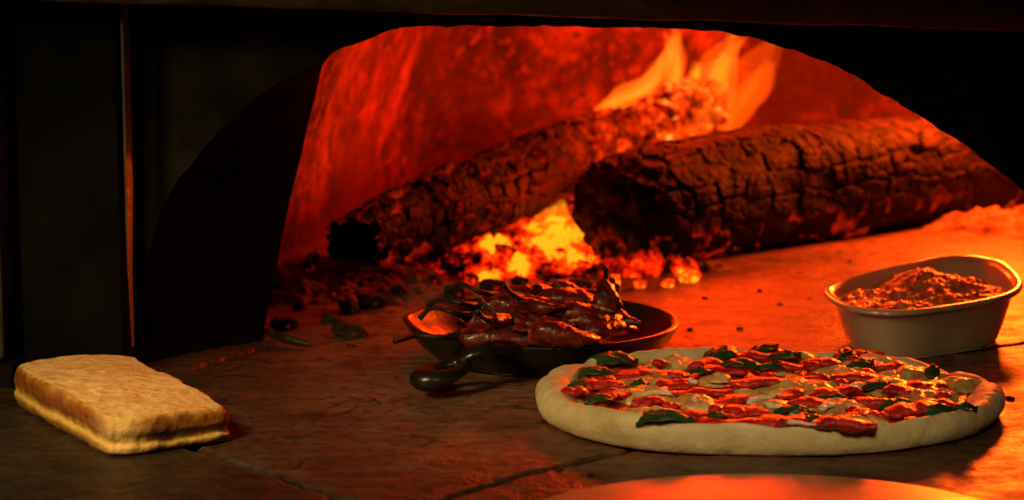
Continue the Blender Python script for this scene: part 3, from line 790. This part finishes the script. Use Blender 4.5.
# ------------------------------------------------------------------ skillet
KC = Vector((at(543, 320, .0258).x, at(543, 320, .0258).y, 0)); KR = .0980
pan = thing('skillet', 'small black cast iron skillet full of roasted chilies, its looped handle towards the left', 'skillet', tuple(KC))
prf = [(.0, .0045), (.45, .0045), (.72, .005), (.80, .009), (.88, .0155), (.955, .0245), (.975, .0258), (.995, .0254), (1.0, .0238), (.985, .021), (.93, .012), (.86, .006), (.80, .0015), (.72, .001), (.0, .001)]
prf = catmull([(a_, b_, 0) for a_, b_ in prf], 70)
th2 = np.linspace(0, 2 * np.pi, 160, endpoint=False)
lip = 1 + .045 * np.exp(-(((th2 - math.pi) + .12) / .16) ** 2)      # pouring lip at the left
KV = []
for (s_, z, _) in prf:
    k = 1 + (lip - 1) * max(0, s_ - .5) * 2
    KV.append(np.stack([KC.x + KR * s_ * k * np.cos(th2), KC.y + KR * 1.06 * s_ * k * np.sin(th2), np.full(160, z + .0008)], -1))
KV = np.array(KV)
mesh('pan_body', KV, grid_faces(len(prf), 160, True), M['iron'], pan)
# handle: neck and teardrop loop
h0 = at(504, 346, .0262); h1 = at(479, 350, .0285); hc_ = at(446, 369, .018)
def handle():
    d = Vector((hc_.x - h0.x, hc_.y - h0.y, 0)).normalized(); nrm = Vector((-d.y, d.x, 0))
    parts = []
    parts.append(tube_v([tuple(h0 + Vector((.014, .012, -.002))), tuple(h0), tuple(h1), tuple(hc_ - d * .017 + Vector((0, 0, .006)))], [.013, .0125, .0085, .0090], 24, 16, flat=.5))
    loop = []; rad = []
    for k in range(40):
        a_ = k / 40 * 2 * math.pi
        rx, ry = .0165 + .002 * math.cos(a_), .0100 * (1 + .15 * math.cos(a_))
        q = hc_ + d * (rx * math.cos(a_)) + nrm * (ry * math.sin(a_)); q.z = .0165 - .0035 * math.cos(a_)
        loop.append(tuple(q)); rad.append(.0050 + .0042 * max(0, math.cos(a_)))
    P = np.array(loop); T_ = np.roll(P, -1, 0) - np.roll(P, 1, 0); T_ /= np.linalg.norm(T_, axis=1)[:, None]
    up = np.array([0, 0, 1.]); S_ = np.cross(T_, up); S_ /= np.linalg.norm(S_, axis=1)[:, None]; U_ = np.cross(S_, T_)
    ph2 = np.linspace(0, 2 * np.pi, 16, endpoint=False)
    V_ = P[:, None] + np.array(rad)[:, None, None] * (np.cos(ph2)[None, :, None] * S_[:, None] + .8 * np.sin(ph2)[None, :, None] * U_[:, None])
    f_ = grid_faces(40, 16, True).tolist()
    for j in range(16): f_.append([39 * 16 + j, 39 * 16 + (j + 1) % 16, (j + 1) % 16, j])
    parts.append((V_.reshape(-1, 3), f_))
    return join(parts)
v, f = handle()
mesh('handle', v, f, M['iron'], pan)

# chilies
def chili(pts, w, label, seed, stem_pts=None, z_off=0, flat=.75):
    pts = [tuple(p) for p in pts]
    t = thing('roasted_chili', label, 'chili', pts[1], 'roasted chilies in the skillet')
    v, f = tube_v(pts, [w * .45, w * .95, w, w * .85, w * .5, w * .12], 44, 20, flat=flat, wob=w * .45, seed=seed, wf=95)
    mesh('flesh', v, f, M['chili'], t)
    p0_ = Vector(pts[0]); d_ = (p0_ - Vector(pts[1])).normalized()
    sp = [tuple(p0_ - d_ * .003)] + ([tuple(s_) for s_ in stem_pts] if stem_pts else [tuple(p0_ + d_ * .008 + Vector((0, 0, .002))), tuple(p0_ + d_ * .016 + Vector((0, 0, .006)))])
    v, f = tube_v(sp, [w * .42, .0020, .0016, .0017, .0022], 34, 10, wob=.0003, seed=seed)
    mesh('stem', v, f, M['stem'], t)
    return t
def C(px, py, z): return at(px, py, z)
chili([C(462, 336, .030), C(490, 338, .031), C(520, 338, .031), C(552, 337, .030)], .0125, 'front chili with a long straight stem poking out past the left rim of the pan', 1, [C(440, 337, .033), C(415, 336, .034), C(395, 341, .034)])
chili([C(528, 334, .034), C(550, 334, .036), C(575, 337, .034), C(600, 340, .028)], .0110, 'shiny front chili beside the pan rim nearest the pizza', 2, [C(520, 332, .038), C(512, 330, .040)])
chili([C(468, 318, .036), C(500, 320, .036), C(530, 322, .036), C(575, 325, .034)], .0115, 'chili with a curled stem arching over the bright left side of the pan', 3, [C(452, 312, .044), C(432, 308, .044), C(420, 318, .036)])
chili([C(478, 308, .042), C(505, 306, .044), C(540, 305, .044), C(570, 306, .042)], .0110, 'upper left chili with a stem bent down to the rim', 4, [C(462, 303, .050), C(440, 300, .050), C(428, 306, .044)])
chili([C(560, 318, .036), C(585, 320, .036), C(612, 320, .033), C(635, 318, .028)], .0095, 'slim chili pointing right into the empty side of the pan', 5)
chili([C(535, 300, .044), C(560, 298, .046), C(585, 300, .044), C(610, 305, .038)], .0105, 'chili on top of the heap behind the upright piece', 6)
chili([C(500, 298, .044), C(520, 294, .047), C(540, 292, .047), C(562, 293, .045)], .0095, 'dark chili at the back of the heap with a long stem lying over it', 7, [C(480, 292, .052), C(462, 284, .056), C(448, 290, .050)])
chili([C(585, 332, .030), C(600, 330, .031), C(618, 328, .028), C(634, 330, .022)], .0085, 'short wrinkled chili at the right of the front chilies', 8)
chili([C(600, 318, .030), C(606, 305, .042), C(608, 290, .052), C(612, 278, .058)], .0120, 'stubby chili standing upright at the back right of the heap', 9, [C(606, 273, .064), C(604, 268, .068)], flat=.8)
chili([C(480, 330, .022), C(510, 331, .022), C(540, 332, .022), C(580, 332, .022)], .0110, 'chili buried low in the heap under the front chilies', 10)
chili([C(545, 310, .040), C(568, 312, .041), C(590, 313, .040), C(618, 313, .034)], .0090, 'glistening thin chili across the middle of the heap', 11)
chili([C(510, 312, .026), C(540, 315, .026), C(570, 315, .026), C(610, 312, .022)], .0120, 'chili at the bottom of the pan seen between the others', 12)

rn = random.Random(12)
extra = [('thin blackened chili lying across the left of the heap', (488, 322), (530, 314), .045), ('thin chili sloping down over the right of the heap', (572, 300), (622, 312), .044), ('small dark chili tucked behind the front chilies', (500, 316), (545, 326), .043),
         ('narrow split chili on top of the middle of the heap', (520, 303), (566, 308), .050), ('short chili tip poking out right beside the upright one', (600, 312), (640, 324), .034), ('slender chili lying along the back rim of the pan', (540, 292), (600, 293), .040), ('dark stubby chili low at the right of the heap', (590, 325), (630, 328), .026)]
for k, (lb, a9, b9, z9) in enumerate(extra):
    A9, B9 = at(a9[0], a9[1], z9), at(b9[0], b9[1], z9 - .004)
    pts9 = [A9.lerp(B9, t) + Vector((0, rn.uniform(-.004, .004), rn.uniform(-.002, .003))) for t in (0, .33, .66, 1)]
    chili(pts9, rn.uniform(.0055, .0075), lb, 40 + k)

# ------------------------------------------------------------------ ceramic dish
rim_px = [(824, 291, .038), (831, 300, .037), (848, 308, .037), (872, 312, .037), (895, 313, .037), (925, 311, .037), (958, 306.5, .037), (990, 301, .038), (1014, 294, .040), (1023, 285, .042), (1018, 275, .044),
          (1005, 264, .047), (990, 259.5, .047), (968, 256.5, .047), (942, 257.5, .046), (915, 263, .045), (882, 270, .043), (855, 277, .041), (835, 284, .039)]
rim = catmull([tuple(at(x, y, z)) for x, y, z in rim_px], 180, closed=True)
cbase = Vector((at(923, 340, 0).x, at(923, 336, 0).y, 0)); crim = rim.mean(axis=0)
dish = thing('baking_dish', 'oval white stoneware dish with flared rim holding chopped tomato, on the hearth at the right', 'dish', tuple(cbase))
rel = rim - crim
bk_c = np.array([crim[0] * .35 + at(921, 340).x * .65, crim[1] - .012, 0])
def dring(s_, z_frac, dz=0.0, z_abs=None):
    # s_: share of rim outline; blends centre between foot and rim
    c_ = bk_c * (1 - z_frac) + np.array([crim[0], crim[1], 0]) * z_frac
    P_ = c_[None] + rel * np.array([s_, s_, 0])
    P_[:, 2] = (rim[:, 2] * z_frac + dz) if z_abs is None else z_abs
    return P_
rg = [dring(.001, .0, z_abs=.001), dring(.68, 0, z_abs=.001), dring(.725, .02, .001), dring(.755, .10, .0), dring(.81, .35), dring(.855, .6), dring(.895, .80), dring(.935, .90, .0), dring(.975, .925, .0), dring(.998, .955, .0), dring(1.0, .985, .0006), dring(.990, 1.0, .0014), dring(.95, 1.0, .0016), dring(.905, .985, .0), dring(.88, .91), dring(.82, .65), dring(.75, .35), dring(.70, .2), dring(.5, .15), dring(.001, .14)]
rg = np.array(rg)
t_ = np.linspace(0, len(rg) - 1, 90)
RG = np.stack([catmull(list(rg[:, j]), 90) for j in range(180)], 1)
mesh('dish_body', RG, grid_faces(90, 180, True)[:, ::-1], M['ceramic'], dish)
rr_ = np.linspace(0.001, .885, 70); RV_ = []
for s_ in rr_:
    P_ = dring(s_, .84)
    X_, Y_ = P_[:, 0], P_[:, 1]
    cx_, cy_ = crim[0] + .006, crim[1] + .012
    heap = .013 * np.exp(-((X_ - cx_) / .036) ** 2 - ((Y_ - cy_) / .05) ** 2) + .006 * np.exp(-((X_ - cx_ + .012) / .014) ** 2 - ((Y_ - cy_) / .03) ** 2)
    P_[:, 2] = .0320 + heap + .0055 * fbm(X_ * 60, Y_ * 60, 0, 90, 4) * (1 if s_ < .85 else .3) + .0022 * fbm(X_ * 240, Y_ * 240, 0, 95, 3)
    RV_.append(P_)
o = mesh('tomato_relish', np.array(RV_), grid_faces(70, 180, True), M['relish']); tag(o, 'heap of finely chopped red tomato filling the oval white dish', 'relish')

# ------------------------------------------------------------------ bread
Zt = .0265
corn = [at(14, 378, .014), at(40, 360.5, Zt), at(96, 356.5, Zt), at(130, 357.5, Zt), at(140, 361, Zt), at(166, 374, Zt), at(193, 386, Zt), at(215, 396.5, Zt), at(217, 400.5, Zt), at(180, 406, Zt), at(143, 412, Zt), at(118, 413.5, Zt), at(103, 411, Zt), at(70, 393, Zt), at(30, 373, Zt)]
corn[0] = at(22, 366, Zt)
out = catmull([tuple(c) for c in corn], 320, closed=True)
bc = out.mean(axis=0)
bread = None
prb = [(1.00, 0.02, .0), (1.04, 1.5, .04), (1.075, 4.5, .14), (1.085, 8, .28), (1.062, 10.5, .38), (1.066, 13, .48), (1.082, 17, .62), (1.07, 21, .78), (1.05, 24.2, .90), (1.02, 26.0, 1.0), (.99, 26.4, 1.0), (.96, 26.4, 1.), (.8, 26.2, 1.), (.5, 26.6, 1.), (.25, 26.4, 1.), (.003, 26.2, 1.)]
pb = catmull([(a_, b_, c_) for a_, b_, c_ in prb], 110)
BV = []; sd = []; bn = []; pa = []
ang = np.arctan2(out[:, 1] - bc[1], out[:, 0] - bc[0])
fc = out[int(np.argmin(out[:, 1]))]
for i, (s_, z, bd) in enumerate(pb):
    fall = 1.0
    P_ = np.array([bc[0], bc[1], 0]) + (out - np.array([bc[0], bc[1], Zt])) * np.array([s_, s_, 0])
    if True:  # keep the overhang an even few millimetres, then close the top by scaling
        d_ = out - np.array([bc[0], bc[1], Zt]); nrm_ = d_ / np.linalg.norm(d_, axis=1)[:, None]
        P_ = np.array([bc[0], bc[1], 0]) + d_ * np.array([1, 1, 0]) + nrm_ * np.array([1, 1, 0]) * (max(s_, .96) - 1) * .085
        if s_ < .96: P_ = np.array([bc[0], bc[1], 0]) + (P_ - np.array([bc[0], bc[1], 0])) * (s_ / .96)
    P_[:, 2] = z / 1000
    # slight tilt: right end thinner
    lean = 1 - .10 * sstep(-.25, -.14, P_[:, 0])
    P_[:, 2] *= lean
    BV.append(P_)
    isd = 1.0 if i < np.argmax(pb[:, 1] > 26.15) else 0.0
    sd.append(np.full(320, isd)); bn.append(np.full(320, bd))
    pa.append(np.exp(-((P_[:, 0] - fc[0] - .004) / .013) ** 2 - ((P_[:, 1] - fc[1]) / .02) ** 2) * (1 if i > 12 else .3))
BV = np.array(BV); sd = np.array(sd); bn = np.array(bn); pa = np.array(pa)
nb = fbm(BV[..., 0] * 45, BV[..., 1] * 45, BV[..., 2] * 45, 17, 4)
gr = sstep(.001, .006, BV[..., 2])
dd_ = np.stack([BV[..., 0] - bc[0], BV[..., 1] - bc[1]], -1); dd_ /= np.linalg.norm(dd_, axis=-1)[..., None] + 1e-9
nb2 = fbm(BV[..., 0] * 170, BV[..., 1] * 170, BV[..., 2] * 60, 23, 3) * sstep(.5, .95, bn) * sd
BV[..., 0] += dd_[..., 0] * (nb * .0024 + nb2 * .0012) * sd; BV[..., 1] += dd_[..., 1] * (nb * .0024 + nb2 * .0012) * sd
BV[..., 2] += gr * (nb * .0016 + .0004 * fbm(BV[..., 0] * 90, BV[..., 1] * 90, 0, 19, 3) * (1 - sd) + .003 * fbm(BV[..., 0] * 14, BV[..., 1] * 14, 0, 27, 2))
sdn = np.clip(sd + .0, 0, 1)
o = mesh('bread_slab', BV, grid_faces(len(pb), 320, True)[:, ::-1], M['bread'], attrs={'side': sdn, 'band': bn, 'pale': pa}, origin=(bc[0], bc[1], 0))
tag(o, 'thick golden slab of toasted flat bread lying on the dark stone at the left', 'bread')

# ------------------------------------------------------------------ peel
pc = at(752, 470, .006); Rp = .145
peel = thing('pizza_peel', 'round pizza peel in the foreground, only its curved orange tip showing', 'pizza peel', (pc.x, pc.y - Rp, 0))
a_ = np.linspace(0, 2 * np.pi, 220, endpoint=False)
pr = [(.001, .0022), (.97, .0022), (.995, .0026), (1.0, .0034), (.995, .0042), (.97, .0046), (.5, .0042), (.001, .0040)]
PV = np.array([np.stack([pc.x + Rp * s_ * np.cos(a_) * 1.05, pc.y - Rp + Rp * s_ * np.sin(a_), np.full(220, z)], -1) for s_, z in pr])
mesh('blade', PV, grid_faces(len(pr), 220, True)[:, ::-1], M['peel'], peel)
v, f = tube_v([(pc.x, pc.y - 2 * Rp + .02, .008), (pc.x + .01, pc.y - 2 * Rp - .15, .02), (pc.x + .02, pc.y - 2 * Rp - .4, .03)], [.008, .009, .010], 20, 14)
mesh('handle', v, f, M['stem'], peel)

# crumbs and cinders on the hearth
rnd = random.Random(9)
for k, (px, py) in enumerate([(372, 402), (378, 404), (330, 352), (352, 348), (705, 300), (730, 288), (760, 292), (800, 275), (690, 330), (740, 330), (780, 306), (560, 470), (590, 476), (1010, 400), (985, 350), (250, 420), (300, 440), (810, 300), (720, 268), (850, 262)]):
    s_ = rnd.uniform(.0012, .0026); p = at(px, py, 0)
    v, f = chunk_v((p.x, p.y, s_ * .7), (s_ * 1.5, s_, s_ * .6), 300 + k, 10, (rnd.uniform(0, 3), 0))
    o = mesh('cinder', v, f, M['stem']); tag(o, 'tiny black cinder fallen on the hearth stone', 'cinder', 'tiny cinders on the hearth')

# ------------------------------------------------------------------ light
def point(name, loc, power, col, rad):
    l = bpy.data.lights.new(name, 'POINT'); l.energy = power; l.color = col; l.shadow_soft_size = rad
    o = bpy.data.objects.new(name, l); COL.objects.link(o); o.location = loc; return o
def area(name, loc, target, power, col, sx, sy, spread=180):
    l = bpy.data.lights.new(name, 'AREA'); l.shape = 'RECTANGLE'; l.size = sx; l.size_y = sy; l.energy = power; l.color = col; l.spread = R(spread)
    o = bpy.data.objects.new(name, l); COL.objects.link(o); o.location = loc
    o.rotation_euler = (Vector(target) - Vector(loc)).to_track_quat('-Z', 'Y').to_euler(); return o
FIRE = (1, .085, .006)
FLM = (1, .14, .012)
point('fire_light_flames', (.20, 2.32, .26), 8.0, (1, .036, .001), .05)
point('fire_light_right', (.50, 2.30, .22), 28.0, (1, .086, .004), .05)
point('fire_light_gap', (.055, 2.12, .05), .8, (1, .03, .001), .03)
point('fire_light_left', (-.02, 2.36, .07), 1.6, (1, .012, .0005), .04)
area('bread_fill', (-.50, .95, .45), (-.19, 1.40, 0), .56, (1, .68, .27), .16, .14, 55)  # fill lamp added out of frame, beam narrowed onto the bread
area('front_light', (.18, .90, .36), (.165, 1.36, .01), .085, (1, .74, .37), .22, .08, 46)

w = bpy.data.worlds.new('World'); SC.world = w; w.use_nodes = True
w.node_tree.nodes['Background'].inputs[0].default_value = (1, .85, .6, 1)
w.node_tree.nodes['Background'].inputs[1].default_value = .0035

SC.render.engine = 'CYCLES'
SC.cycles.use_denoising = True
SC.cycles.max_bounces = 6
SC.cycles.diffuse_bounces = 4
SC.cycles.volume_bounces = 0
SC.cycles.volume_step_rate = .5
SC.cycles.sample_clamp_indirect = 6
SC.cycles.caustics_reflective = False
SC.cycles.caustics_refractive = False
SC.view_settings.view_transform = 'Standard'
SC.view_settings.look = 'None'
SC.view_settings.exposure = 0
SC.view_settings.gamma = 1
